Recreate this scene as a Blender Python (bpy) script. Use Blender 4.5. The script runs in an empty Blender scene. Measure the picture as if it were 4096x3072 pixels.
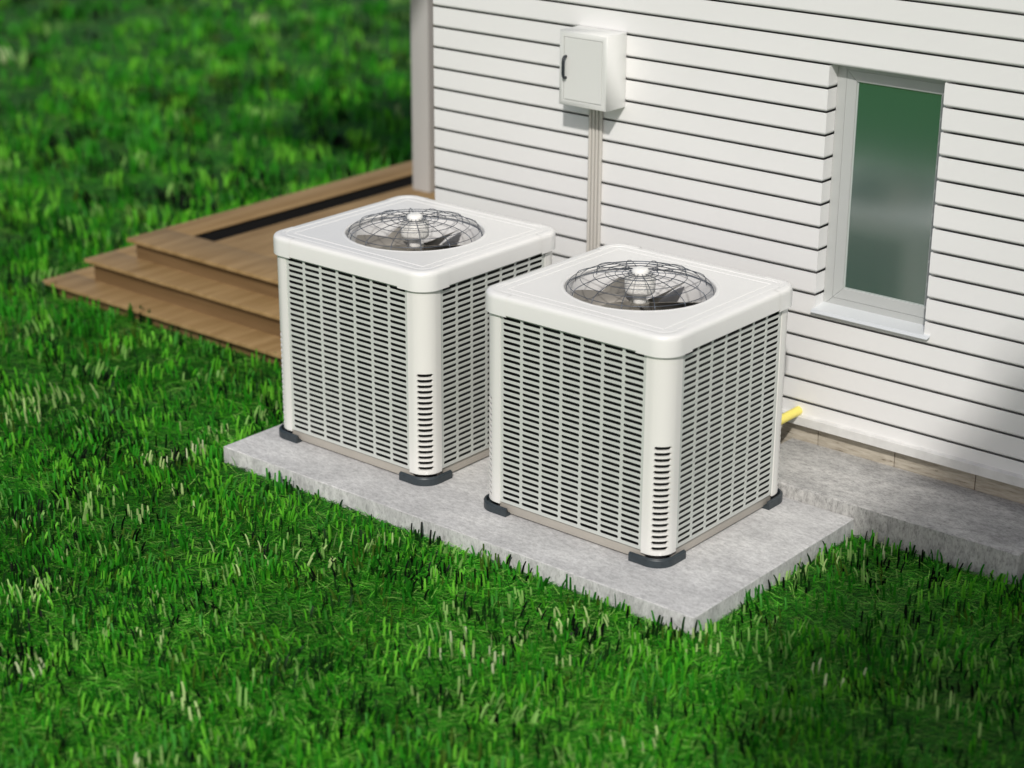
import bpy, bmesh, math, random
import numpy as np
from mathutils import Vector, Matrix
random.seed(7); RNG = np.random.default_rng(11)
scene = bpy.context.scene; col = scene.collection
pi = math.pi

# ---------------------------------------------------------------- camera
f_px, yaw, pit, rol = 7708.05, math.radians(39.672), math.radians(-20.615), math.radians(.276)
cd = bpy.data.cameras.new('camera'); cam = bpy.data.objects.new('camera', cd); col.objects.link(cam)
scene.camera = cam
d = Vector((-math.sin(yaw)*math.cos(pit), math.cos(yaw)*math.cos(pit), math.sin(pit)))
r0 = Vector((math.cos(yaw), math.sin(yaw), 0)); u0 = r0.cross(d)
r = math.cos(rol)*r0 + math.sin(rol)*u0; u = -math.sin(rol)*r0 + math.cos(rol)*u0
cam.matrix_world = Matrix(((r.x, u.x, -d.x, 4.1698), (r.y, u.y, -d.y, -4.9783), (r.z, u.z, -d.z, 2.9568), (0, 0, 0, 1)))
cd.sensor_width = 36; cd.lens = f_px*36/4096; cd.clip_end = 500; cd.clip_start = .1
cd.dof.use_dof = True; cd.dof.focus_distance = 7.05; cd.dof.aperture_fstop = 1.25

# ---------------------------------------------------------------- light
SUN = Vector((.62, -1, 1.0)).normalized()
w = bpy.data.worlds.new('World'); scene.world = w; w.use_nodes = True
nt = w.node_tree; bg = nt.nodes['Background']
sky = nt.nodes.new('ShaderNodeTexSky'); sky.sky_type = 'NISHITA'; sky.sun_disc = False
sky.sun_elevation = math.asin(SUN.z); sky.sun_rotation = math.atan2(SUN.x, SUN.y)
sky.dust_density = 2.5; sky.ozone_density = .6; sky.air_density = .8
nt.links.new(sky.outputs[0], bg.inputs[0]); bg.inputs[1].default_value = .085
sl = bpy.data.lights.new('sun', 'SUN'); so = bpy.data.objects.new('sun', sl); col.objects.link(so)
sl.energy = 2.9; sl.angle = math.radians(2.0); sl.color = (1, .96, .915)
so.rotation_euler = SUN.to_track_quat('Z', 'Y').to_euler(); so.location = (3, -5, 8)
vs = scene.view_settings; vs.view_transform = 'Standard'; vs.look = 'None'; vs.gamma = 1; vs.use_curve_mapping = False
vs.exposure = 0.0

# ---------------------------------------------------------------- helpers
def tag(o, label=None, cat=None, group=None, kind=None):
    if label: o['label'] = label
    if cat: o['category'] = cat
    if group: o['group'] = group
    if kind: o['kind'] = kind
    return o
def empty(name, loc=(0, 0, 0)):
    o = bpy.data.objects.new(name, None); col.objects.link(o); o.location = loc; o.empty_display_size = .1
    return o
def link(name, me, parent=None, loc=None):
    o = bpy.data.objects.new(name, me); col.objects.link(o)
    if parent: o.parent = parent
    if loc: o.location = loc
    return o
class MB:
    def __init__(s): s.v = []; s.f = []
    def add(s, vs, fs):
        n = len(s.v); s.v += [tuple(p) for p in vs]; s.f += [tuple(i+n for i in q) for q in fs]; return s
    def box(s, x0, x1, y0, y1, z0, z1):
        v = [(x, y, z) for z in (z0, z1) for x, y in ((x0, y0), (x1, y0), (x1, y1), (x0, y1))]
        return s.add(v, [(3, 2, 1, 0), (4, 5, 6, 7), (0, 1, 5, 4), (1, 2, 6, 5), (2, 3, 7, 6), (3, 0, 4, 7)])
    def tube(s, pts, rad, n=8, closed=False, caps=True):
        pts = [Vector(p) for p in pts]; N = len(pts); rings = []
        up = None
        for i in range(N):
            a = pts[(i-1) % N] if (closed or i > 0) else pts[i]
            b = pts[(i+1) % N] if (closed or i < N-1) else pts[i]
            t = (b-a).normalized()
            if up is None: up = Vector((0, 0, 1)) if abs(t.z) < .9 else Vector((1, 0, 0))
            e1 = t.cross(up)
            if e1.length < 1e-4: e1 = t.cross(Vector((1, .3, 0)))
            e1.normalize(); e2 = e1.cross(t); up = e2
            rings.append([pts[i] + rad*(math.cos(2*pi*k/n)*e1 + math.sin(2*pi*k/n)*e2) for k in range(n)])
        v = [p for q in rings for p in q]; fs = []
        for i in range(N if closed else N-1):
            j = (i+1) % N
            for k in range(n):
                fs.append((i*n+k, i*n+(k+1) % n, j*n+(k+1) % n, j*n+k))
        if not closed and caps: fs += [tuple(range(n))[::-1], tuple((N-1)*n+k for k in range(n))]
        return s.add(v, fs)
    def loft(s, loops, closed=True, cap0=False, cap1=False):
        n = len(loops[0]); v = [p for q in loops for p in q]; fs = []
        for i in range(len(loops)-1):
            for k in range(n if closed else n-1):
                fs.append((i*n+k, i*n+(k+1) % n, (i+1)*n+(k+1) % n, (i+1)*n+k))
        if cap0: fs.append(tuple(range(n))[::-1])
        if cap1: fs.append(tuple((len(loops)-1)*n+k for k in range(n)))
        return s.add(v, fs)
    def mesh(s, name, mat, smooth=False, ang=35, bevel=0):
        me = bpy.data.meshes.new(name); me.from_pydata(s.v, [], s.f)
        bm = bmesh.new(); bm.from_mesh(me)
        bmesh.ops.remove_doubles(bm, verts=bm.verts, dist=1e-5)
        bmesh.ops.recalc_face_normals(bm, faces=bm.faces)
        if bevel:
            es = [e for e in bm.edges if len(e.link_faces) == 2 and e.calc_face_angle(0) > .6]
            bmesh.ops.bevel(bm, geom=es, offset=bevel, segments=2, profile=.6, affect='EDGES')
            smooth = True
        bm.to_mesh(me); bm.free()
        if smooth:
            me.polygons.foreach_set('use_smooth', [True]*len(me.polygons))
            me.set_sharp_from_angle(angle=math.radians(ang))
        me.materials.append(mat)
        return me
    def build(s, name, mat, parent=None, loc=None, **k):
        return link(name, s.mesh(name, mat, **k), parent, loc)

# ---------------------------------------------------------------- materials
def mat(name, color, rough=.5, metal=0, spec=.5, var=0, vscale=(3, 3, 3), bump=0, bscale=60, bdist=.002, rvar=0, coat=0):
    m = bpy.data.materials.new(name); m.use_nodes = True; t = m.node_tree; L = t.links; b = t.nodes['Principled BSDF']
    b.inputs['Base Color'].default_value = (*color, 1); b.inputs['Roughness'].default_value = rough
    b.inputs['Metallic'].default_value = metal; b.inputs['Specular IOR Level'].default_value = spec
    if coat: b.inputs['Coat Weight'].default_value = coat; b.inputs['Coat Roughness'].default_value = .1
    tc = t.nodes.new('ShaderNodeTexCoord')
    geo = t.nodes.new('ShaderNodeNewGeometry')
    if var:
        mp = t.nodes.new('ShaderNodeMapping'); mp.inputs['Scale'].default_value = vscale
        L.new(geo.outputs['Position'], mp.inputs[0])
        n = t.nodes.new('ShaderNodeTexNoise'); n.inputs['Scale'].default_value = 1; n.inputs['Detail'].default_value = 6; n.inputs['Roughness'].default_value = .62
        L.new(mp.outputs[0], n.inputs['Vector'])
        mr = t.nodes.new('ShaderNodeMapRange'); mr.inputs['From Min'].default_value = .25; mr.inputs['From Max'].default_value = .75
        mr.inputs['To Min'].default_value = 1-var; mr.inputs['To Max'].default_value = 1+var*.6
        L.new(n.outputs['Fac'], mr.inputs[0])
        mx = t.nodes.new('ShaderNodeVectorMath'); mx.operation = 'SCALE'; mx.inputs[0].default_value = color
        L.new(mr.outputs[0], mx.inputs['Scale']); L.new(mx.outputs[0], b.inputs['Base Color'])
        if rvar:
            m2 = t.nodes.new('ShaderNodeMapRange'); m2.inputs['To Min'].default_value = rough-rvar; m2.inputs['To Max'].default_value = rough+rvar
            L.new(n.outputs['Fac'], m2.inputs[0]); L.new(m2.outputs[0], b.inputs['Roughness'])
    if bump:
        n2 = t.nodes.new('ShaderNodeTexNoise'); n2.inputs['Scale'].default_value = bscale; n2.inputs['Detail'].default_value = 4
        L.new(geo.outputs['Position'], n2.inputs['Vector'])
        bp = t.nodes.new('ShaderNodeBump'); bp.inputs['Strength'].default_value = bump; bp.inputs['Distance'].default_value = bdist
        L.new(n2.outputs['Fac'], bp.inputs['Height']); L.new(bp.outputs[0], b.inputs['Normal'])
    return m

def concrete(name, c0, c1, side=True, pit=.5, streak=False):
    m = bpy.data.materials.new(name); m.use_nodes = True; t = m.node_tree; L = t.links; b = t.nodes['Principled BSDF']
    N = t.nodes.new; geo = N('ShaderNodeNewGeometry')
    sx = N('ShaderNodeSeparateXYZ'); L.new(geo.outputs['True Normal'], sx.inputs[0])
    ab = N('ShaderNodeMath'); ab.operation = 'ABSOLUTE'; L.new(sx.outputs['Z'], ab.inputs[0])
    top = N('ShaderNodeMath'); top.operation = 'GREATER_THAN'; top.inputs[1].default_value = .5; L.new(ab.outputs[0], top.inputs[0])
    # sides: texture stretched vertically
    ms = N('ShaderNodeMapping'); ms.inputs['Scale'].default_value = (1, 1, .45); L.new(geo.outputs['Position'], ms.inputs[0])
    mv = N('ShaderNodeMix'); mv.data_type = 'VECTOR'; L.new(top.outputs[0], mv.inputs['Factor'])
    L.new(ms.outputs[0], mv.inputs['A'])
    mt = N('ShaderNodeMapping'); mt.inputs['Rotation'].default_value = (0, 0, .5); mt.inputs['Scale'].default_value = (.65, 1.25, 1)
    L.new(geo.outputs['Position'], mt.inputs[0]); L.new(mt.outputs[0], mv.inputs['B'])
    def noise(scale, detail, rough=.6, dist=0):
        n = N('ShaderNodeTexNoise'); n.inputs['Scale'].default_value = scale; n.inputs['Detail'].default_value = detail
        n.inputs['Roughness'].default_value = rough; n.inputs['Distortion'].default_value = dist
        L.new(mv.outputs['Result'], n.inputs['Vector']); return n
    big = noise(5, 5, .6, .4); med = noise(48, 8, .75, .2); fine = noise(150, 4, .7)
    def ramp(src, a, bb, lo, hi):
        q = N('ShaderNodeMapRange'); q.inputs['From Min'].default_value = a; q.inputs['From Max'].default_value = bb
        q.inputs['To Min'].default_value = lo; q.inputs['To Max'].default_value = hi; L.new(src, q.inputs[0]); return q
    mixc = N('ShaderNodeMix'); mixc.data_type = 'RGBA'; mixc.inputs['A'].default_value = (*c0, 1); mixc.inputs['B'].default_value = (*c1, 1)
    L.new(ramp(big.outputs[0], .32, .68, 0, 1).outputs[0], mixc.inputs['Factor'])
    k1 = ramp(med.outputs[0], .33, .58, 1-pit*.72, 1.08); k2 = ramp(fine.outputs[0], .3, .5, 1-pit*.75, 1.0)
    mu = N('ShaderNodeMath'); mu.operation = 'MULTIPLY'; L.new(k1.outputs[0], mu.inputs[0]); L.new(k2.outputs[0], mu.inputs[1])
    sc = N('ShaderNodeVectorMath'); sc.operation = 'SCALE'; L.new(mixc.outputs['Result'], sc.inputs[0]); L.new(mu.outputs[0], sc.inputs['Scale'])
    L.new(sc.outputs[0], b.inputs['Base Color']); b.inputs['Roughness'].default_value = .75
    bp = N('ShaderNodeBump'); bp.inputs['Strength'].default_value = .5; bp.inputs['Distance'].default_value = .0025
    hh = N('ShaderNodeMath'); hh.operation = 'ADD'; L.new(med.outputs[0], hh.inputs[0]); L.new(k2.outputs[0], hh.inputs[1])
    L.new(hh.outputs[0], bp.inputs['Height']); L.new(bp.outputs[0], b.inputs['Normal'])
    return m

def streaky(name, c0, c1, scale, pitcol=None, rough=.6, bump=.2):
    """wood grain / travertine: noise stretched along one axis"""
    m = bpy.data.materials.new(name); m.use_nodes = True; t = m.node_tree; L = t.links; b = t.nodes['Principled BSDF']
    N = t.nodes.new; geo = N('ShaderNodeNewGeometry'); mp = N('ShaderNodeMapping'); mp.inputs['Scale'].default_value = scale
    L.new(geo.outputs['Position'], mp.inputs[0])
    n = N('ShaderNodeTexNoise'); n.inputs['Scale'].default_value = 1; n.inputs['Detail'].default_value = 8; n.inputs['Roughness'].default_value = .65
    n.inputs['Distortion'].default_value = .3
    L.new(mp.outputs[0], n.inputs['Vector'])
    r_ = N('ShaderNodeValToRGB'); e = r_.color_ramp.elements; e[0].position = .3; e[0].color = (*c0, 1); e[1].position = .68; e[1].color = (*c1, 1)
    if pitcol:
        q = e.new(.31); q.color = (*pitcol, 1); e[0].position = .2; e[0].color = (*pitcol, 1); q2 = e.new(.38); q2.color = (*c0, 1)
    L.new(n.outputs[0], r_.inputs[0]); L.new(r_.outputs[0], b.inputs['Base Color']); b.inputs['Roughness'].default_value = rough
    bp = N('ShaderNodeBump'); bp.inputs['Strength'].default_value = bump; bp.inputs['Distance'].default_value = .002
    L.new(n.outputs[0], bp.inputs['Height']); L.new(bp.outputs[0], b.inputs['Normal']); b.inputs['Specular IOR Level'].default_value = .25
    return m

M = {}
M['siding'] = mat('white_siding_paint', (.77, .77, .76), .55, var=.035, vscale=(.8, .8, 3), bump=.05, bscale=220)
M['core'] = mat('dark_wall_core', (.03, .03, .03), .9)
M['cover'] = mat('cover_enamel', (.78, .78, .755), .32, var=.02, vscale=(5, 5, 5))
M['post'] = mat('post_enamel', (.76, .755, .72), .3, var=.02, vscale=(5, 5, 2))
M['louver'] = mat('grey_louver_paint', (.56, .585, .55), .38, var=.03, vscale=(6, 6, 2))
M['rail'] = mat('taupe_rail_paint', (.40, .375, .33), .5, var=.08, vscale=(8, 8, 20))
M['foot'] = mat('slate_rubber', (.032, .043, .050), .42, var=.3, vscale=(60, 60, 60), bump=.2, bscale=300)
M['inner_dark'] = mat('inner_shade_black', (.012, .013, .012), .6)  # black painted in for the shade behind slots and vents
M['dark'] = mat('dark_pan', (.02, .02, .018), .6)
M['wire'] = mat('guard_wire', (.10, .115, .14), .35, metal=.5)
M['shroud'] = mat('shroud_metal', (.88, .88, .87), .18, metal=.15)
M['hub'] = mat('white_hub', (.8, .8, .77), .35)
M['motor'] = mat('motor_casting', (.72, .71, .67), .5, var=.3, vscale=(40, 40, 40), bump=.6, bscale=120, bdist=.003)
M['blade'] = mat('fan_blade_metal', (.24, .225, .195), .38, metal=.35)
M['box'] = mat('box_enamel', (.66, .67, .645), .4, var=.02, vscale=(4, 4, 4))
M['handle'] = mat('black_handle', (.02, .025, .03), .35)
M['conduit'] = mat('beige_conduit', (.52, .50, .455), .5, var=.05, vscale=(30, 30, 4))
M['pipe'] = mat('yellow_pipe_paint', (.85, .74, .16), .4)
M['frame'] = mat('grey_frame_paint', (.43, .445, .435), .42, var=.02, vscale=(4, 4, 4))
M['gasket'] = mat('pane_gasket', (.42, .46, .44), .3)
M['sill'] = mat('sill_metal', (.68, .71, .72), .3, metal=.2)
M['trim'] = mat('trim_render', (.66, .66, .64), .7, var=.14, vscale=(14, 14, 14), bump=.25, bscale=160)
M['postpaint'] = mat('porch_post_paint', (.47, .465, .45), .5, var=.06, vscale=(3, 3, 1))
M['brownwall'] = mat('brown_timber', (.10, .075, .055), .6, var=.3, vscale=(9, 9, 1))
M['stone'] = streaky('travertine', (.33, .295, .235), (.50, .46, .385), (14, 14, 110), pitcol=(.10, .075, .05), rough=.7, bump=.5)
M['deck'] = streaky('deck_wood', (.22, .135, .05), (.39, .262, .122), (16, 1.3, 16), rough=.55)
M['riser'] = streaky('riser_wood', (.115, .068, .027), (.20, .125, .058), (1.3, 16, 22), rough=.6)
M['black'] = mat('drain_black', (.006, .006, .006), .8)
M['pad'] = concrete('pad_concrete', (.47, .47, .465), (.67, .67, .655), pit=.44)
M['slab'] = concrete('slab_concrete', (.33, .33, .32), (.55, .545, .52), pit=.62)
M['soil'] = mat('lawn_soil', (.012, .05, .006), .9, var=.4, vscale=(20, 20, 20))
_t = M['soil'].node_tree; _g = _t.nodes.new('ShaderNodeNewGeometry'); _s = _t.nodes.new('ShaderNodeSeparateXYZ'); _c = _t.nodes.new('ShaderNodeMath'); _c.operation = 'LESS_THAN'; _c.inputs[1].default_value = -3.2
_m = _t.nodes.new('ShaderNodeMix'); _m.data_type = 'RGBA'; _n = _t.nodes.new('ShaderNodeTexNoise'); _n.inputs['Scale'].default_value = 9; _n.inputs['Detail'].default_value = 8; _r = _t.nodes.new('ShaderNodeValToRGB')
_r.color_ramp.elements[0].position = .3; _r.color_ramp.elements[0].color = (.012, .09, .006, 1); _r.color_ramp.elements[1].position = .7; _r.color_ramp.elements[1].color = (.06, .27, .02, 1)
_t.links.new(_g.outputs['Position'], _s.inputs[0]); _t.links.new(_s.outputs['Y'], _c.inputs[0]); _t.links.new(_g.outputs['Position'], _n.inputs['Vector']); _t.links.new(_n.outputs[0], _r.inputs[0])
_src = _t.nodes['Principled BSDF'].inputs['Base Color'].links[0].from_socket; _t.links.new(_src, _m.inputs['A']); _t.links.new(_r.outputs[0], _m.inputs['B']); _t.links.new(_c.outputs[0], _m.inputs['Factor'])
_t.links.new(_m.outputs['Result'], _t.nodes['Principled BSDF'].inputs['Base Color'])
# glass: dark, glossy, slightly rough
g = bpy.data.materials.new('window_glass'); g.use_nodes = True; b = g.node_tree.nodes['Principled BSDF']
b.inputs['Base Color'].default_value = (.010, .058, .038, 1); b.inputs['Roughness'].default_value = .2
b.inputs['IOR'].default_value = 2.7; b.inputs['Specular IOR Level'].default_value = .8; M['glass'] = g
def attr_mat(name, rough=.5, trans=.3):
    m = bpy.data.materials.new(name); m.use_nodes = True; t = m.node_tree; b = t.nodes['Principled BSDF']
    a = t.nodes.new('ShaderNodeAttribute'); a.attribute_name = 'tint'
    t.links.new(a.outputs['Color'], b.inputs['Base Color']); b.inputs['Roughness'].default_value = rough
    b.inputs['Specular IOR Level'].default_value = .12
    tr = t.nodes.new('ShaderNodeBsdfTranslucent'); t.links.new(a.outputs['Color'], tr.inputs[0])
    mx = t.nodes.new('ShaderNodeMixShader'); mx.inputs[0].default_value = trans
    t.links.new(b.outputs[0], mx.inputs[1]); t.links.new(tr.outputs[0], mx.inputs[2])
    t.links.new(mx.outputs[0], t.nodes['Material Output'].inputs['Surface'])
    return m
M['fibre'] = attr_mat('turf_fibre', .5, .2); M['bladegrass'] = attr_mat('grass_blade', .45, .25); M['leaf'] = attr_mat('leaf', .5, .3)

# ---------------------------------------------------------------- setting
GZ = -.0704; YW = 1.205
# ground sheet
MB().add([(-200, -200, GZ-.004), (200, -200, GZ-.004), (200, 200, GZ-.004), (-200, 200, GZ-.004)], [(0, 1, 2, 3)]).build('lawn_ground', M['soil'])['kind'] = 'structure'

def rough_slab(name, x0, x1, y0, y1, z0, z1, m, amp, edge, step=.02):
    """slab with a bevelled, slightly chipped upper edge"""
    mb = MB(); pts = []
    def seg(a, b):
        n = max(2, int((Vector(b)-Vector(a)).length/step))
        return [(a[0]+(b[0]-a[0])*i/n, a[1]+(b[1]-a[1])*i/n) for i in range(n)]
    loop = seg((x0, y0), (x1, y0))+seg((x1, y0), (x1, y1))+seg((x1, y1), (x0, y1))+seg((x0, y1), (x0, y0))
    cx, cy = (x0+x1)/2, (y0+y1)/2
    def inset(p, k):
        x, y = p
        return (min(max(x, x0+k), x1-k), min(max(y, y0+k), y1-k))
    jit = np.convolve(RNG.normal(0, 1, len(loop)+4), np.ones(2)/2, 'same')[:len(loop)]
    ch = np.abs(jit)*amp
    L0 = [(*inset(p, 0), z0) for p in loop]
    L1 = [(*inset(p, 0), z1-edge-c) for p, c in zip(loop, ch)]
    L2 = [(*inset(p, edge+c*.8), z1) for p, c in zip(loop, ch)]
    n = len(loop)
    mb.loft([L0, L1, L2], cap0=True, cap1=True)
    return mb.build(name, m, smooth=True, ang=30)
pad = rough_slab('concrete_pad', -1.2747, 1.0102, -.2225, .8105, GZ-.05, 0, M['pad'], .0006, .0025)
tag(pad, 'pale grey concrete pad on the lawn under the two condenser units', 'concrete pad')
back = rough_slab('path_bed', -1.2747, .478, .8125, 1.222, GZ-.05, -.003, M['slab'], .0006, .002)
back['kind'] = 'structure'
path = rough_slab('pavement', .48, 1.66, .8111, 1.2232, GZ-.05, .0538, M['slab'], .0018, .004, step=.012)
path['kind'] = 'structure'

# ---------------------------------------------------------------- house
house = empty('house', (0, YW, 0))
tag(house, 'white clapboard house wall with one narrow window, behind the condenser units', 'house')
def hb(mb, name, m, parent=None, **k):      # build in world coordinates, parent keeps place
    o = mb.build(name, m, parent or house, **k)
    o.location = (0, -YW, 0) if (parent is None) else (0, 0, 0)
    return o
HX0, HX1 = -1.409, 3.4
WX0, WX1, WZ0, WZ1 = .556, 1.0275, .610, None
def zi(i): return .2225 + .0893*i - .003
WZ1 = zi(15)
def plank(mb, x0, x1, z0, z1, eL=False, eR=False, chamf=True, dep=.07):
    lv = [(z0+.0006, .034), (z0+.0022, .016), (z0+.0042, .008), (z0+.0072, .0036), (z0+.0105, .0011), (z0+.014, 0)] if chamf else [(z0, 0)]
    lv += [(z1, 0), (z1-.0005, .0025), (z1-.016, .006), (z1-.016, .034)]
    loops = []
    for z, i in lv:
        a = x0+(i if eL else 0); c = x1-(i if eR else 0)
        loops.append([(a, YW+i, z), (c, YW+i, z), (c, YW+dep, z), (a, YW+dep, z)])
    mb.loft(loops, cap0=True, cap1=True); return mb
zb = .168
for i in range(0, 31):
    z0 = (zi(i-1)+.0005) if i else zb; z1 = zi(i)
    if i < 5 or i > 15:
        hb(plank(MB(), HX0, HX1, z0, z1, chamf=i > 0), 'siding_plank', M['siding'])
    elif i == 5:
        mb = MB(); plank(mb, HX0, HX1, z0, WZ0-.002)
        plank(mb, HX0, WX0, WZ0-.002, z1, eR=True, chamf=False); plank(mb, WX1, HX1, WZ0-.002, z1, eL=True, chamf=False)
        hb(mb, 'siding_plank', M['siding'])
    else:
        hb(plank(MB(), HX0, WX0, z0, z1, eR=True), 'siding_plank', M['siding'])
        hb(plank(MB(), WX1, HX1, z0, z1, eL=True), 'siding_plank', M['siding'])
core = MB()
core.box(HX0, WX0-.01, YW+.071, YW+3.5, -.2, zi(30)); core.box(WX1+.01, HX1, YW+.071, YW+3.5, -.2, zi(30))
core.box(WX0-.01, WX1+.01, YW+.071, YW+3.5, -.2, WZ0-.02); core.box(WX0-.01, WX1+.01, YW+.071, YW+3.5, WZ1+.02, zi(30))
core.box(WX0-.01, WX1+.01, YW+.2, YW+3.5, WZ0-.02, WZ1+.02)
hb(core, 'wall_core', M['core'])
# side wall planks are out of sight; one light corner board closes the end
hb(MB().box(HX0-.004, HX0, YW+.003, YW+3.5, -.1, zi(30)), 'corner_board', M['brownwall'])
# drip trim and travertine base
tr = MB()
pr = [(YW-.020, .131), (YW-.020, .1655), (YW-.018, .1675), (YW-.004, .1690), (YW-.002, .1715), (YW+.03, .1715), (YW+.03, .131)]
tr.loft([[(HX0, y, z) for y, z in pr], [(HX1, y, z) for y, z in pr]], cap0=True, cap1=True)
hb(tr, 'drip_trim', M['trim'])
tile_me = None
jx, jp = .5985, .340
for k in range(-6, 8):
    x = jx+k*jp
    if tile_me is None:
        mb = MB().box(.002, jp-.002, 0, .02, -.08, .135)
        tile_me = mb.mesh('base_tile', M['stone'], bevel=.0008)
    o = link('base_tile', tile_me, house); o.location = (x, 1.2236-YW+random.uniform(-.0006, .0006), 0)
hb(MB().box(HX0+.01, HX1, 1.235, 1.27, -.2, .14), 'base_wall', M['core'])

# window
win = empty('window', (0, 0, 0)); win.parent = house; win.location = (0, -YW, 0)
FY = YW+.063
def member(p0, p1, q0, q1, name='frame_rail'):
    """mitred frame member; p0,p1 outer edge ends, q0,q1 inner edge ends in (x,z)"""
    P0, P1, Q0, Q1 = map(lambda p: Vector((p[0], 0, p[1])), (p0, p1, q0, q1))
    prof = [(0, .03), (0, 0), (.475, -.0005), (.482, .0022), (.500, .0022), (.507, .0), (.985, .004), (1, .008), (1, .03)]
    def at(A, B, t, y): v = A.lerp(B, t); return (v.x, FY+y, v.z)
    g = .0007
    dirv = (P1-P0).normalized()*g
    mb = MB(); mb.loft([[at(P0+dirv, Q0+dirv, t, y) for t, y in prof], [at(P1-dirv, Q1-dirv, t, y) for t, y in prof]], cap0=True, cap1=True)
    return mb.build(name, M['frame'], win)
ox0, ox1, oz0, oz1 = WX0+.0012, WX1-.0005, WZ0+.006, WZ1+.02
ix0, ix1, iz0, iz1 = .636, .986, .697, 1.500
member((ox0, oz0), (ox0, oz1), (ix0, iz0), (ix0, iz1)); member((ox0, oz1), (ox1, oz1), (ix0, iz1), (ix1, iz1))
member((ox1, oz1), (ox1, oz0), (ix1, iz1), (ix1, iz0)); member((ox1, oz0), (ox0, oz0), (ix1, iz0), (ix0, iz0))
gk = MB(); t_ = .005
for a in ((ix0, ix0+t_, iz0, iz1), (ix1-t_, ix1, iz0, iz1), (ix0+t_, ix1-t_, iz0, iz0+t_), (ix0+t_, ix1-t_, iz1-t_*.5, iz1)):
    gk.box(a[0], a[1], FY+.011, FY+.016, a[2], a[3])
gk.build('gasket', M['gasket'], win)
MB().box(ix0-.002, ix1+.002, FY+.0135, FY+.0195, iz0-.002, iz1+.002).build('pane', M['glass'], win)
si = MB()
pr = [(FY+.004, .6300), (YW+.001, .6185), (YW-.012, .6165), (YW-.019, .6060), (YW-.019, .6045), (YW-.011, .6145), (YW+.001, .6165), (FY+.004, .6280)]
xa = [WX0+.001 if y > YW else WX0-.006 for y, z in pr]; xb = [WX1-.001 if y > YW else (WX1+.030 if y > YW-.015 else WX1+.022) for y, z in pr]
si.loft([[(x, y, z) for x, (y, z) in zip(xa, pr)], [(x, y, z) for x, (y, z) in zip(xb, pr)]], cap0=True, cap1=True)
si.build('sill', M['sill'], win)
# recessed brown wall beyond the corner
hb(MB().box(-3.24, HX0-.006, 3.2, 3.3, -.05, 3.4), 'recessed_wall', M['brownwall'])

hb(MB().box(-3.2, HX0-.02, .25, 3.3, 3.4, 3.55), 'porch_roof', M['trim'])
pp = MB().box(-2.84, -2.715, 2.609, 2.735, .2205, 3.4).build('porch_post', M['postpaint'], bevel=.003)
tag(pp, 'grey square porch post standing on the wooden deck at the house corner', 'post')

# ---------------------------------------------------------------- deck
deck = empty('wooden_deck', (-3.3, 1.0, GZ)); tag(deck, 'brown wooden deck with three steps down to the lawn', 'deck')
def dk(mb, name, m, **k):
    o = mb.build(name, m, deck, **k); o.location = (3.3, -1.0, -GZ); return o
DX1 = -1.415
def stepbox(x0, y0, zt, yback, zlow, th=.018):
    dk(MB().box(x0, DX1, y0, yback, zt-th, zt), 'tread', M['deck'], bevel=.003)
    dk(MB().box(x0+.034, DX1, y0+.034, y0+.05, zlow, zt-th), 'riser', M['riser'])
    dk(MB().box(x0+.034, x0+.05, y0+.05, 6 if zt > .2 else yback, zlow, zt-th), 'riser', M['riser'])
stepbox(-3.62, .675, 0, .86, GZ-.03)
dk(MB().box(-3.62, -3.40, .8605, 5.6, -.018, 0), 'tread', M['deck'], bevel=.003)
stepbox(-3.446, .815, .115, 1.01, .0)
dk(MB().box(-3.446, -3.24, 1.0105, 5.6, .097, .115), 'tread', M['deck'], bevel=.003)
z3 = .22
dk(MB().box(-3.286, DX1, .9635, 1.2125, z3-.018, z3), 'tread', M['deck'], bevel=.003)
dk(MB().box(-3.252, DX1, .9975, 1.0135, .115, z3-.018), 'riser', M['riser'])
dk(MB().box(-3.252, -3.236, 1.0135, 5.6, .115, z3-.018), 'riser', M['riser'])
dk(MB().box(-3.286, -3.074, 1.213, 5.6, z3-.007, z3), 'deck_board', M['deck'], bevel=.003)
xx = -2.905; nb = 10; bw = (DX1-xx)/nb
for i in range(nb):
    dk(MB().box(xx+i*bw+.0008, xx+(i+1)*bw-.0008, 1.213, 5.6, z3-.018, z3-random.uniform(0, .0006)), 'deck_board', M['deck'])
dk(MB().box(-3.075, -2.91, 1.2, 5.6, -.02, .02), 'drain_channel', M['black'])
dk(MB().box(-3.235, -3.078, 1.02, 5.6, -.05, .2), 'joist', M['black'])
dk(MB().box(-2.908, DX1, 1.02, 5.6, -.05, .2), 'joist', M['black'])

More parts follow.
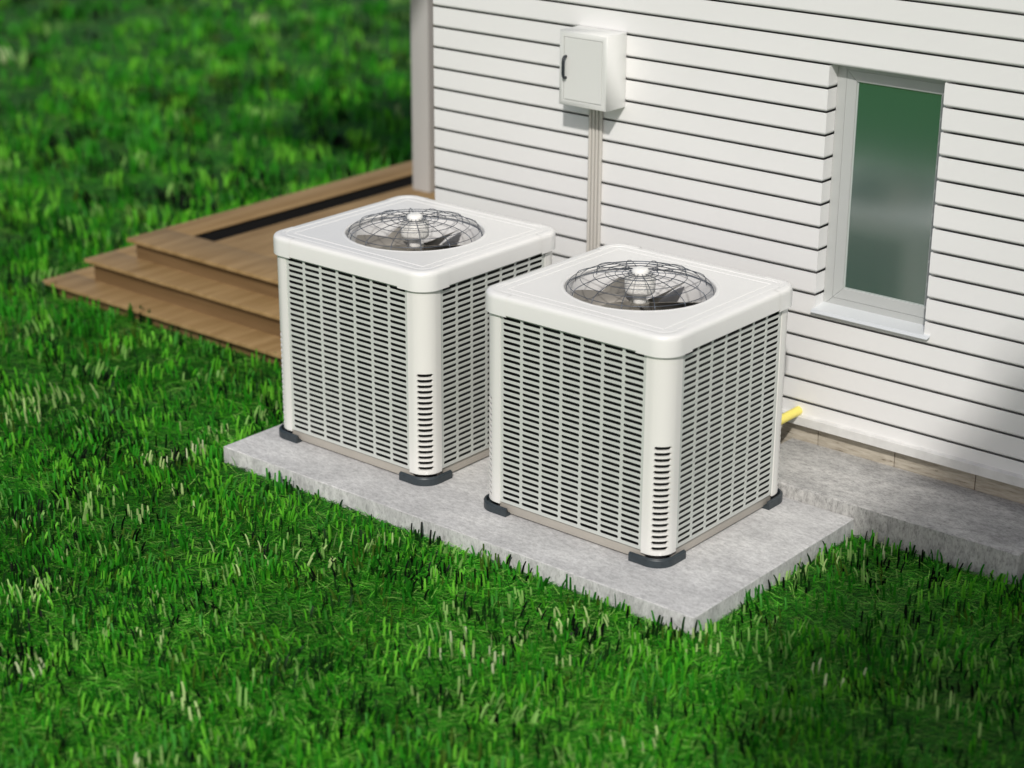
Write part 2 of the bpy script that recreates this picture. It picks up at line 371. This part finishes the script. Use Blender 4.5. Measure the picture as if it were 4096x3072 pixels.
# ---------------------------------------------------------------- condenser unit
A, B = .410, .398          # half width, half depth
PX, PY = .3216, .3096      # panel half spans
RC = .070                  # post corner radius
def stadium(cx, cy, hw, hh, n_arc=4, n_top=4):
    """hole outline and matching rectangle parameterisation, counter-clockwise"""
    p = []; s = hw-hh
    for i in range(n_top): p.append((cx-s+2*s*i/n_top, cy-hh))
    for i in range(2*n_arc): a = -pi/2+pi*i/(2*n_arc); p.append((cx+s+hh*math.cos(a), cy+hh*math.sin(a)))
    for i in range(n_top): p.append((cx+s-2*s*i/n_top, cy+hh))
    for i in range(2*n_arc): a = pi/2+pi*i/(2*n_arc); p.append((cx-s+hh*math.cos(a), cy+hh*math.sin(a)))
    return p
def rectpts(cx, cy, W, H, hole, hw, hh):
    out = []; s = hw-hh
    for (x, y) in hole:
        dx, dy = x-cx, y-cy
        if abs(dx) <= s+1e-9: out.append((cx+dx, cy+(H if dy > 0 else -H)))
        else:
            ex, ey = abs(dx)-s, dy            # inside an end cap
            t = min((W-s)/max(ex, 1e-9), H/max(abs(ey), 1e-9))
            # square the circle
            k = max(ex/(W-s), abs(ey)/H)
            out.append((cx+math.copysign(s+ex/k, dx), cy+ey/k))
    for X in (-1, 1):            # the nearest outline point takes the true corner of the cell
        for Y in (-1, 1):
            q = (cx+X*W, cy+Y*H)
            j = min((j for j in range(len(out)) if abs(hole[j][0]-cx) > s+1e-9 or abs(abs(hole[j][0]-cx)-s) < 1e-9), key=lambda j: (out[j][0]-q[0])**2+(out[j][1]-q[1])**2)
            out[j] = q
    return out
def slotted(mb, cells, mp, depth, n_top=4):
    for (cx, cy, W, H, hw, hh) in cells:
        h = stadium(cx, cy, hw, hh, n_top=n_top); R_ = rectpts(cx, cy, W, H, h, hw, hh)
        mb.loft([[mp(x, y, 0) for x, y in R_], [mp(x, y, 0) for x, y in h], [mp(x, y, depth) for x, y in h]])
def corners_fix(mb, cells, mp): pass
ZS0, ZS1, NR = .0655, .7640, 32
def make_panel(span, pitch, slen, parent, side):
    """side 0 front,1 right,2 back,3 left (panel plane slightly behind the posts)"""
    half = span; pz = (ZS1-ZS0)/(NR-1); z0, z1 = .047, .790
    def mp(x, z, dd):
        off = .003+dd
        return {0: (x, -B+off, z), 1: (A-off, x, z), 2: (-x, B-off, z), 3: (-A+off, -x, z)}[side]
    mb = MB(); cells = []
    W = pitch/2; H = pz/2; hh = .0060; hw = slen/2
    for c in range(7):
        for k in range(NR): cells.append(((c-3)*pitch, ZS0+k*pz, W, H, hw, hh))
    slotted(mb, cells, mp, .0030, n_top=2)
    gx, za, zbb = 3.5*pitch, ZS0-H, ZS1+H
    def quad(x0, x1, za_, zb_): mb.add([mp(x0, za_, 0), mp(x1, za_, 0), mp(x1, zb_, 0), mp(x0, zb_, 0)], [(0, 1, 2, 3)])
    if gx < half:
        quad(-half, -gx, z0, z1); quad(gx, half, z0, z1)
    quad(-gx, gx, z0, za); quad(-gx, gx, zbb, z1)
    return mb.build('louver_panel', M['louver'], parent)
ARC = RC*pi/2; FL = .0884-RC
def post_path(s):   # s measured from the arc middle along the profile; returns x,y,nx,ny for the corner (+A,-B)
    h = ARC/2
    if s < -h: return (A-RC+(s+h), -B, 0, -1)
    if s > h: return (A, -B+RC+(s-h), 1, 0)
    a = -pi/2+(s+h)/RC
    return (A-RC+RC*math.cos(a), -B+RC+RC*math.sin(a), math.cos(a), math.sin(a))
def make_post(parent, sx, sy):
    LZ0, LZ1, NL = .0637, .4406, 18; pz = (LZ1-LZ0)/(NL-1); zt, zb_ = .80, .0385
    def mp(s, z, dd):
        x, y, nx, ny = post_path(s); x -= nx*dd; y -= ny*dd
        return (x*sx, -y*sy if False else y*(-sy), z)
    mb = MB(); hw = .0325; W = .038; H = pz/2; sc_ = 0
    cells = [(sc_, LZ0+k*pz, W, H, hw, .0072) for k in range(NL)]
    slotted(mb, cells, mp, .010, n_top=12)
    S0, S1 = -(ARC/2+FL), ARC/2+FL
    def strip(sa, sb, za, zc, n):
        lo = [mp(sa+(sb-sa)*i/n, za, 0) for i in range(n+1)]; hi = [mp(sa+(sb-sa)*i/n, zc, 0) for i in range(n+1)]
        mb.loft([lo, hi], closed=False)
    zr = [zb_, LZ0-H] + [LZ1+H, zt]
    strip(S0, -W, zb_, zt, 8); strip(W, S1, zb_, zt, 8)
    strip(-W, W, zb_, LZ0-H, 14); strip(-W, W, LZ1+H, zt, 14)
    # return flanges at both ends and the bottom lip
    for s in (S0, S1): mb.loft([[mp(s, zb_, 0), mp(s, zt, 0)], [mp(s, zb_, .012), mp(s, zt, .012)]], closed=False)
    n = 30; mb.loft([[mp(S0+(S1-S0)*i/n, zb_, 0) for i in range(n+1)], [mp(S0+(S1-S0)*i/n, zb_, .004) for i in range(n+1)]], closed=False)
    o = mb.build('corner_post', M['post'], parent, smooth=True, ang=40)
    # black sheet behind the vents, standing in for shade inside the post
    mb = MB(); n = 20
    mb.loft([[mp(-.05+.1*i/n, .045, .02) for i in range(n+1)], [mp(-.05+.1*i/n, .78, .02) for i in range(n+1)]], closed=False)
    mb.build('vent_shade', M['inner_dark'], o)
def make_foot(parent, sx, sy):
    prof = [(.0155, 0), (.0155, .0270), (.0140, .0295), (.0100, .0305), (.0090, .0325), (.0055, .0325), (.0045, .0300), (.0045, .012), (-.030, .012), (-.030, 0)]
    S = [-(ARC/2+RC*0+(A-RC-.2807)), ] ; e = A-RC-.2807
    sv = [-(ARC/2+e)] + list(np.linspace(-ARC/2, ARC/2, 15)) + [ARC/2+e]
    loops = []
    for s in sv:
        x, y, nx, ny = post_path(s)
        bul = .005*2*abs(nx*ny); loops.append([((x+nx*(o_+bul))*sx, -(y+ny*(o_+bul))*sy, z) for o_, z in prof])
    mb = MB(); mb.loft(loops, cap0=True, cap1=True)
    mb.build('foot', M['foot'], parent, smooth=True, ang=28)
def rsq(hx, hy, rad, n, z, prof=None):
    """rounded rectangle sampled by n points per corner; same count for each loop"""
    out = []
    for (sx, sy, a0) in ((1, -1, -pi/2), (1, 1, 0), (-1, 1, pi/2), (-1, -1, pi)):
        for i in range(n+1):
            a = a0+pi/2*i/n
            out.append((sx*(hx-rad)+rad*math.cos(a), sy*(hy-rad)+rad*math.sin(a), z))
    return out
def make_cover(parent):
    N = 12
    def loop(off, z, rad=None): return rsq(A+off, B+off, max(rad if rad is not None else RC+off, .002), N, z)
    def fill(L, m=10):   # subdivide straight runs so every loop has the same rich parameterisation
        out = []; k = N+1
        for c in range(4):
            out += L[c*k:(c+1)*k]
            a, b_ = Vector(L[c*k+k-1]), Vector(L[((c+1) % 4)*k])
            out += [tuple(a.lerp(b_, i/m)) for i in range(1, m)]
        return out
    o = .0105
    loops = [loop(-.006, .7795), loop(o, .7795), loop(o, .829), loop(o-.0008, .8365), loop(o-.003, .8425), loop(o-.0065, .8465), loop(o-.012, .8488),
             loop(-.022, .8498), loop(-.030, .8498, .048), loop(-.0312, .8480, .0468), loop(-.0350, .8480, .043), loop(-.0362, .8491, .0418),
             loop(-.0655, .8491, .004), loop(-.0667, .8476, .003), loop(-.0700, .8476, .003), loop(-.0712, .8491, .003), loop(-.0765, .8491, .003)]
    loops = [fill(q) for q in loops]
    # blend to the circular opening
    last = loops[-1]; RO, RI = .287, .2715
    def circ(rr, z): return [(rr*x/math.hypot(x, y), rr*y/math.hypot(x, y), z) for x, y, _ in last]
    for t in (.5, 1):
        c = circ(RO, .8491); loops.append([tuple(Vector(a).lerp(Vector(b_), t)) for a, b_ in zip(last, c)])
    loops += [circ(.2855, .8500), circ(.281, .8506), circ(.2755, .8498), circ(.2722, .8462), circ(RI, .8400), circ(RI, .828)]
    mb = MB(); mb.loft(loops)
    cov = mb.build('top_cover', M['cover'], parent, smooth=True, ang=28)
    # corner caps: a second skin just proud of the skirt
    for sx, sy in ((1, 1), (1, -1), (-1, 1), (-1, -1)):
        L = []
        W_ = .125
        for off, z in ((o-.008, .7745), (o+.0022, .7745), (o+.0022, .829), (o+.0014, .8370), (o-.0010, .8432), (o-.005, .8474), (o-.010, .8497), (-.013, .8506), (-.019, .8506), (-.021, .8490)):
            rad = RC+off; q = []
            q.append((A-W_, -(B+off)))
            for i in range(N+1):
                a = -pi/2+pi/2*i/N
                q.append((A+off-rad+rad*math.cos(a), -(B+off-rad)+rad*math.sin(a)))
            q.append((A+off, -(B-W_)))
            L.append([(x*sx, y*sy, z) for x, y in q])
        mb = MB(); mb.loft(L, closed=False)
        mb.build('corner_cap', M['cover'], parent, smooth=True, ang=50)
def make_fan(parent):
    # shroud
    n = 64; mb = MB()
    def c(rr, z): return [(rr*math.cos(2*pi*i/n), rr*math.sin(2*pi*i/n), z) for i in range(n)]
    mb.loft([c(.2712, .834), c(.264, .79), c(.262, .70), c(.268, .655), c(.29, .62)]); mb.build('fan_shroud', M['shroud'], parent, smooth=True, ang=60)
    mb = MB(); mb.loft([c(.36, .615), c(.02, .60)]); mb.build('fan_deck', M['dark'], parent)
    mot = MB(); m_ = 40
    def c2(rr, z, wob=0): return [((rr+wob*math.cos(9*2*pi*i/m_))*math.cos(2*pi*i/m_), (rr+wob*math.cos(9*2*pi*i/m_))*math.sin(2*pi*i/m_), z) for i in range(m_)]
    mot.loft([c2(.024, .60), c2(.024, .822), c2(.048, .826), c2(.054, .832, .001), c2(.0555, .842), c2(.0555, .885), c2(.050, .892), c2(.01, .894)], cap0=True, cap1=True)
    mot.build('fan_motor', M['motor'], parent, smooth=True, ang=50)
    fan = MB(); fan.loft([c2(.026, .70), c2(.040, .702), c2(.040, .79), c2(.026, .792)]); hubo = fan.build('fan_rotor', M['blade'], parent, smooth=True, ang=40)
    nb_ = 6
    for k in range(nb_):
        mb = MB(); rows = 8; cols = 6; a0 = 2*pi*k/nb_+.55; top = []; bot = []
        for i in range(rows+1):
            t = i/rows; rr = .038+t*.204; ch = .10+.13*t-.03*t*t; pitch = math.radians(58-22*t)
            sw = .16*t*t
            for lst, dz in ((top, .0012), (bot, -.0012)):
                row = []
                for j in range(cols+1):
                    q = (j/cols-.5)*ch
                    ang = a0+(q*math.cos(pitch))/rr*.9+sw if rr > .06 else a0+q*math.cos(pitch)/.06*.9
                    zz = .752-q*math.sin(pitch)+.012*(1-(2*j/cols-1)**2)
                    row.append((rr*math.cos(ang), rr*math.sin(ang), zz+dz))
                lst.append(row)
        mb.loft(top, closed=False); mb.loft(bot, closed=False)
        for e in (0, -1):
            mb.loft([top[e], bot[e]], closed=False); mb.loft([[r_[e] for r_ in top], [r_[e] for r_ in bot]], closed=False)
        mb.build('fan_blade', M['blade'], parent, smooth=True, ang=40)
    # guard
    gd = MB()
    rings = [(.0443, .9015), (.065, .9015), (.0905, .9005), (.126, .899), (.169, .894), (.216, .881), (.257, .860)]
    for rr, z in rings: gd.tube([(rr*math.cos(2*pi*i/72), rr*math.sin(2*pi*i/72), z-.0028) for i in range(72)], .0013, 6, closed=True)
    gd.tube([(.2655*math.cos(2*pi*i/72), .2655*math.sin(2*pi*i/72), .836) for i in range(72)], .0015, 6, closed=True)
    prof = [(.028, .9035), (.065, .9025), (.105, .9012), (.146, .8980), (.18, .8930), (.212, .8835), (.237, .8740), (.252, .8655), (.2605, .8540), (.2645, .840), (.265, .826)]
    ns = 14
    for k in range(ns):
        a = 2*pi*(k+.35)/ns
        gd.tube([(rr*math.cos(a), rr*math.sin(a), z) for rr, z in prof], .0015, 6)
    go = gd.build('fan_guard', M['wire'], parent, smooth=True, ang=80)
    hb_ = MB(); hb_.loft([c2(.030, .898), c2(.0315, .902), c2(.0315, .908), c2(.028, .9155), c2(.02, .9195), c2(.01, .921)], cap0=True, cap1=True)
    hb_.build('guard_hub', M['hub'], go, smooth=True, ang=50)
def make_unit():
    root = empty('condenser_unit', (.306, .398, 0))
    make_panel(PX, .090, .0800, root, 0); make_panel(PX, .090, .0800, root, 2)
    make_panel(PY, .0856, .0767, root, 1); make_panel(PY, .0856, .0767, root, 3)
    for sx, sy in ((1, 1), (1, -1), (-1, 1), (-1, -1)):
        make_post(root, sx, sy); make_foot(root, sx, sy)
    rail = MB(); i_ = .010
    for q in ((-A+.08, A-.08, -B+i_, -B+i_+.012), (-A+.08, A-.08, B-i_-.012, B-i_)): rail.box(*q, .007, .050)
    for q in ((-A+i_, -A+i_+.012, -B+.08, B-.08), (A-i_-.012, A-i_, -B+.08, B-.08)): rail.box(*q, .007, .050)
    rail.build('base_rail', M['rail'], root, bevel=.0025)
    inner_dark = MB(); q = .030  # dark inner box; its black stands in for shade inside the hollow cabinet
    a_, b_ = A-q, B-q
    inner_dark.box(-a_, a_, -b_, -b_+.02, .05, .775); inner_dark.box(-a_, a_, b_-.02, b_, .05, .775)
    inner_dark.box(-a_, -a_+.02, -b_+.021, b_-.021, .05, .775); inner_dark.box(a_-.02, a_, -b_+.021, b_-.021, .05, .775)
    inner_dark.box(-a_, a_, -b_, b_, .03, .049)
    inner_dark.build('inner_dark', M['inner_dark'], root)
    make_cover(root); make_fan(root)
    return root
def copy_tree(o, parent=None):
    c = o.copy(); col.objects.link(c); c.parent = parent
    for ch in list(o.children): copy_tree(ch, c)
    return c
u1 = make_unit(); tag(u1, 'nearer white air conditioning unit, right one of the pair on the pad', 'air conditioner', 'air conditioning units side by side on the pad')
u2 = copy_tree(u1); u2.location = (.306-1.0961, .3995, 0)
u2['label'] = 'farther white air conditioning unit, left one of the pair, beside the deck steps'

# ---------------------------------------------------------------- electrical box, conduits, gas pipe
eb = empty('electrical_box', (-.4925, YW, 1.2705)); tag(eb, 'pale grey electrical box with a black handle on the siding', 'electrical box')
bx0, bx1, by, bz0, bz1 = -.1195, .1195, -.130, 0, .300
m_ = .023
body = MB()
def rectl(k, y): return [(bx0+k, y, bz0+k), (bx1-k, y, bz0+k), (bx1-k, y, bz1-k), (bx0+k, y, bz1-k)]
body.loft([rectl(0, -.001), rectl(0, by+.003), rectl(.003, by), rectl(m_, by), rectl(m_, by+.006), ], cap0=True, cap1=True)
body.build('box_body', M['box'], eb, smooth=True, ang=60)
dr = MB(); g_ = .0022
dr.loft([[(bx0+m_+g_+k, y, bz0+m_+g_+k), (bx1-m_-g_-k, y, bz0+m_+g_+k), (bx1-m_-g_-k, y, bz1-m_-g_-k), (bx0+m_+g_+k, y, bz1-m_-g_-k)] for k, y in ((0, by+.0055), (0, by+.001), (.001, by))], cap0=True, cap1=True)
door = dr.build('door', M['box'], eb)
hx = bx0+m_+.012; hz0, hz1 = .112, .198
MB().tube([(hx, by+.001, hz0), (hx, by-.012, hz0+.001), (hx, by-.018, hz0+.008), (hx, by-.020, hz0+.02), (hx, by-.020, hz1-.02), (hx, by-.018, hz1-.008), (hx, by-.012, hz1-.001), (hx, by+.001, hz1)], .0062, 10).build('handle', M['handle'], door, smooth=True, ang=60)
names = ['leftmost of the four beige conduits running down the siding below the electrical box', 'second from left of the four beige conduits below the electrical box',
         'third from left of the four beige conduits below the electrical box', 'rightmost of the four beige conduits running down the siding below the electrical box']
cm = MB().tube([(0, 0, 1.2695), (0, 0, .9), (0, 0, .4), (0, 0, 0)], .0076, 16).mesh('conduit', M['conduit'], smooth=True, ang=60)
for k in range(4):
    o = link('conduit', cm); o.location = (-.5497+.0098+.0178*k, YW-.0095, 0)
    tag(o, names[k], 'conduit', 'beige conduits below the electrical box')
gp = empty('gas_pipe', (.513, YW, .182)); tag(gp, 'yellow pipe coming out of the wall behind the nearer unit', 'pipe')
MB().tube([(0, .02, 0), (0, -.18, 0), (0, -.34, 0), (0, -.395, 0)], .0185, 20).build('pipe_body', M['pipe'], gp, smooth=True, ang=60)

# ---------------------------------------------------------------- unseen tree added beyond the right edge, crown shaped to shade wall and pavement
CL = [((4.62, -4.5, 4.15), (.9, .95, .72)), ((4.42, -3.6, 4.15), (.85, .85, .72)), ((4.34, -2.93, 4.1), (.82, .66, .64)), ((5.4, -3.7, 4.5), (.9, .8, .8))]
tree = empty('tree', (6.0, -4.6, GZ)); tag(tree, 'leafy green tree out of view on the right, added to shade the pavement', 'tree')
limbs = []; tb = MB()
base_ = Vector((6.0, -4.6, GZ-.1))
def taper_tube(mb, pts, r0_, r1_):
    for i in range(len(pts)-1):
        a = r0_+(r1_-r0_)*i/(len(pts)-1); b_ = r0_+(r1_-r0_)*(i+1)/(len(pts)-1)
        P, Q = Vector(pts[i]), Vector(pts[i+1]); t = (Q-P).normalized(); e1 = t.orthogonal().normalized(); e2 = t.cross(e1)
        mb.loft([[tuple(P+a*(math.cos(2*pi*k/8)*e1+math.sin(2*pi*k/8)*e2)) for k in range(8)], [tuple(Q+b_*(math.cos(2*pi*k/8)*e1+math.sin(2*pi*k/8)*e2)) for k in range(8)]])
fork = Vector((5.75, -4.5, 3.4)); taper_tube(tb, [base_, Vector((6.03, -4.55, 1.2)), Vector((5.9, -4.62, 2.4)), fork], .11, .07)
for k in range(20):
    TC, TR = map(Vector, CL[k % 4]); v = Vector((random.uniform(-1, 1), random.uniform(-1, 1), random.uniform(-.4, .8))); e_ = TC+Vector((v.x*TR.x, v.y*TR.y, v.z*TR.z))*.75
    mid = fork.lerp(e_, .5)+Vector((0, 0, .12)); taper_tube(tb, [fork, mid, e_], .045, .012)
tk = tb.build('trunk', mat('bark', (.12, .09, .06), .85, var=.4, vscale=(20, 20, 5), bump=.5, bscale=40), tree, smooth=True); tk.location = (-6.0, 4.6, -GZ)
nl = 36000; ci = RNG.integers(0, 4, nl); TCn = np.array([c[0] for c in CL])[ci]; TRn = np.array([c[1] for c in CL])[ci]; v = RNG.normal(0, 1, (nl, 3)); v /= np.linalg.norm(v, axis=1)[:, None]; rad = RNG.random(nl)**.45
lump = .80+.28*np.sin(v[:, 0]*5+1)*np.sin(v[:, 1]*6)*np.cos(v[:, 2]*4)
Pl = TCn+v*rad[:, None]*lump[:, None]*TRn
a1 = RNG.normal(0, 1, (nl, 3)); a1 /= np.linalg.norm(a1, axis=1)[:, None]; a2 = np.cross(a1, RNG.normal(0, 1, (nl, 3))); a2 /= np.linalg.norm(a2, axis=1)[:, None]
sz = RNG.uniform(.02, .036, nl)[:, None]
V = np.stack([Pl-a1*sz*1.6, Pl-a2*sz*.7, Pl+a1*sz*1.6, Pl+a2*sz*.7], 1).reshape(-1, 3)
me = bpy.data.meshes.new('crown'); me.from_pydata(V.tolist(), [], [(4*i, 4*i+1, 4*i+2, 4*i+3) for i in range(nl)])
at = me.color_attributes.new('tint', 'FLOAT_COLOR', 'POINT'); cc = np.ones((4*nl, 4), 'f'); cc[:, :3] = np.repeat(np.array([(.04, .10, .02)])*RNG.uniform(.6, 1.5, (nl, 1)), 4, 0); at.data.foreach_set('color', cc.ravel())
me.materials.append(M['leaf']); cr = link('crown', me, tree); cr.location = (-6.0, 4.6, -GZ)

# ---------------------------------------------------------------- grass
Cp = np.array(cam.location)if False else np.array([4.1698, -4.9783, 2.9568])
dn, rn, un = np.array(d), np.array(r), np.array(u)
def project(P):
    v = P-Cp; D = v@dn
    return 2048+f_px*(v@rn)/D, 1536-f_px*(v@un)/D, D
def blocked(x, y, mrg=0):
    m = (x > -1.2747-mrg) & (x < 1.0102+mrg) & (y > -.2225-mrg) & (y < 1.25)
    m |= (x > .48-mrg) & (x < 1.66+mrg) & (y > .811-mrg) & (y < 1.3)
    m |= (x > -1.41) & (y > 1.22)
    m |= (x > -3.59-mrg) & (x < -1.41) & (y > .705-mrg) & (y < 5.6)
    return m
def sample(n, maxdepth=30, margin=350):
    """points on the lawn where the frame (and a margin round it) sees it, with density falling with distance"""
    x = RNG.uniform(-15, 4.2, n*9); y = RNG.uniform(-3.2, 17, n*9)
    px, py, D = project(np.stack([x, y, np.full_like(x, GZ)], 1))
    ok = (px > -margin*2) & (px < 4096+margin*1.5) & (py > -margin) & (py < 3072+margin*1.3) & (D > 0)
    return x[ok], y[ok], D[ok]
def ribbons(base, dirh, lean, length, width, tint, mat_, name, segs, facing, curl, taper):
    """base Nx3, dirh horizontal heading, lean 0 upright..1 flat"""
    n = len(base); hd = np.stack([np.cos(dirh), np.sin(dirh), np.zeros(n)], 1)
    wd = np.stack([np.cos(facing), np.sin(facing), np.zeros(n)], 1)
    rows = []; p = base.copy(); th = lean.copy()
    for s in range(segs+1):
        w_ = width*(1-taper*(s/segs)**2)
        rows.append(p-wd*w_[:, None]/2); rows.append(p+wd*w_[:, None]/2)
        stp = length/segs
        p = p+hd*(np.sin(th)*stp)[:, None]+np.array([0, 0, 1.])*(np.cos(th)*stp)[:, None]
        th = th+curl/segs
    V = np.stack(rows, 1).reshape(-1, 3); per = 2*(segs+1)
    q = np.array([[2*s, 2*s+1, 2*s+3, 2*s+2] for s in range(segs)])
    F = (q[None]+np.arange(n)[:, None, None]*per).reshape(-1, 4)
    me = bpy.data.meshes.new(name)
    me.vertices.add(len(V)); me.vertices.foreach_set('co', V.astype('f').ravel())
    me.loops.add(F.size); me.loops.foreach_set('vertex_index', F.astype('i').ravel())
    me.polygons.add(len(F)); me.polygons.foreach_set('loop_start', np.arange(0, F.size, 4, dtype='i')); me.polygons.foreach_set('loop_total', np.full(len(F), 4, 'i'))
    me.update()
    at = me.color_attributes.new('tint', 'FLOAT_COLOR', 'POINT')
    c = np.ones((len(V), 4), 'f'); c[:, :3] = np.repeat(tint, per, 0); at.data.foreach_set('color', c.ravel())
    me.materials.append(mat_); me.validate()
    return link(name, me)
def vnoise(x, y, s, seed):
    r_ = np.random.default_rng(seed).random((64, 64)); X = x*s; Y = y*s; i = np.floor(X).astype(int); j = np.floor(Y).astype(int); fx = X-i; fy = Y-j
    fx = fx*fx*(3-2*fx); fy = fy*fy*(3-2*fy); g_ = lambda a, b: r_[a % 64, b % 64]
    return (g_(i, j)*(1-fx)+g_(i+1, j)*fx)*(1-fy)+(g_(i, j+1)*(1-fx)+g_(i+1, j+1)*fx)*fy
# lying fibres (artificial-turf like mat)
x, y, D = sample(1000000)
keep = (~blocked(x, y, -.01)) & (RNG.random(len(x)) < np.clip((6.6/D)**3.2, .012, 1))
x, y, D = x[keep], y[keep], D[keep]
NF = 330000
if len(x) > NF: x, y, D = x[:NF], y[:NF], D[:NF]
n = len(x); print('fibres', n)
sc = np.clip(D/7, .85, 3.5)
base = np.stack([x, y, GZ+RNG.uniform(-.003, .012, n)*np.where(blocked(x, y, .07), .2, 1)], 1)
head = RNG.normal(math.radians(35), .75, n)+pi*(RNG.random(n) < .5)
pal = np.array([(.014, .13, .006), (.028, .24, .010), (.055, .36, .016), (.14, .55, .04), (.006, .05, .003), (.32, .62, .12), (.06, .28, .01)])
pal = pal*1.3
pi_ = RNG.choice(len(pal), n, p=[.2, .2, .17, .12, .17, .08, .06]); tint = pal[pi_]*RNG.uniform(.5, 1.4, (n, 1))
tint *= (.42+.66*vnoise(x, y, 2.2, 5)+.26*vnoise(x, y, 9, 6))[:, None]
g1 = ribbons(base, head, RNG.uniform(1.32, 1.64, n), RNG.uniform(.045, .095, n)*np.sqrt(sc), RNG.uniform(.0016, .0031, n)*sc, tint, M['fibre'], 'grass', 2, head+pi/2, RNG.uniform(-.5, .5, n), .6)
g1['kind'] = 'stuff'
# upright blade tufts
x, y, D = sample(140000)
keep = (RNG.random(len(x)) < np.clip((7/D)**2.4, .04, 1)); x, y, D = x[keep], y[keep], D[keep]
NT = 6800
x, y, D = x[:NT], y[:NT], D[:NT]; T = len(x); print('tufts', T)
pal2 = np.array([(.012, .12, .006), (.025, .21, .010), (.07, .32, .015), (.12, .40, .03), (.008, .035, .006), (.003, .006, .003), (.36, .50, .19), (.26, .43, .13), (.19, .38, .09), (.045, .10, .010), (.05, .24, .03), (.48, .55, .32)])
pr_ = np.array([.17, .18, .12, .08, .14, .10, .035, .045, .07, .05, .07, .008]); pr_ /= pr_.sum()
nbp = RNG.integers(4, 11, T)
idx = np.repeat(np.arange(T), nbp); n = len(idx)
ch_ = RNG.choice(len(pal2), T, p=pr_); far_ = (D > 8.6) & np.isin(ch_, (6, 7, 11)) & (RNG.random(T) < .8); ch_[far_] = 1; pale = np.isin(ch_, (6, 7, 8, 11)); cl = vnoise(x, y, 2.6, 9); ch_[pale & (cl < .45)] = RNG.choice([1, 2, 3], int((pale & (cl < .45)).sum())); tc_ = pal2[ch_]; hd_ = RNG.uniform(0, 2*pi, T); ln_ = RNG.uniform(-.1, .15, T); cl_ = RNG.uniform(.05, .7, T); LL = RNG.uniform(.040, .074, T); ww = RNG.uniform(.0076, .0115, T)
spread = .06
bx = x[idx]+RNG.normal(0, spread, n); by_ = y[idx]+RNG.normal(0, spread*.8, n)
ok = ~blocked(bx, by_, .004); idx = idx[ok]; bx = bx[ok]; by_ = by_[ok]; n = len(idx)
scl = np.clip(D[idx]/8, .9, 1.6)
fac = yaw + RNG.normal(0, .5, n)
tn = tc_[idx]*RNG.uniform(.9, 1.4, (n, 1))
g2 = ribbons(np.stack([bx, by_, np.full(n, GZ-.002)], 1), hd_[idx]+RNG.normal(0, .12, n), ln_[idx]+RNG.normal(0, .05, n), LL[idx]*scl*RNG.uniform(.85, 1.15, n), ww[idx]*scl, tn, M['bladegrass'], 'grass', 3, fac, cl_[idx]*1.2, .35)
g2['kind'] = 'stuff'
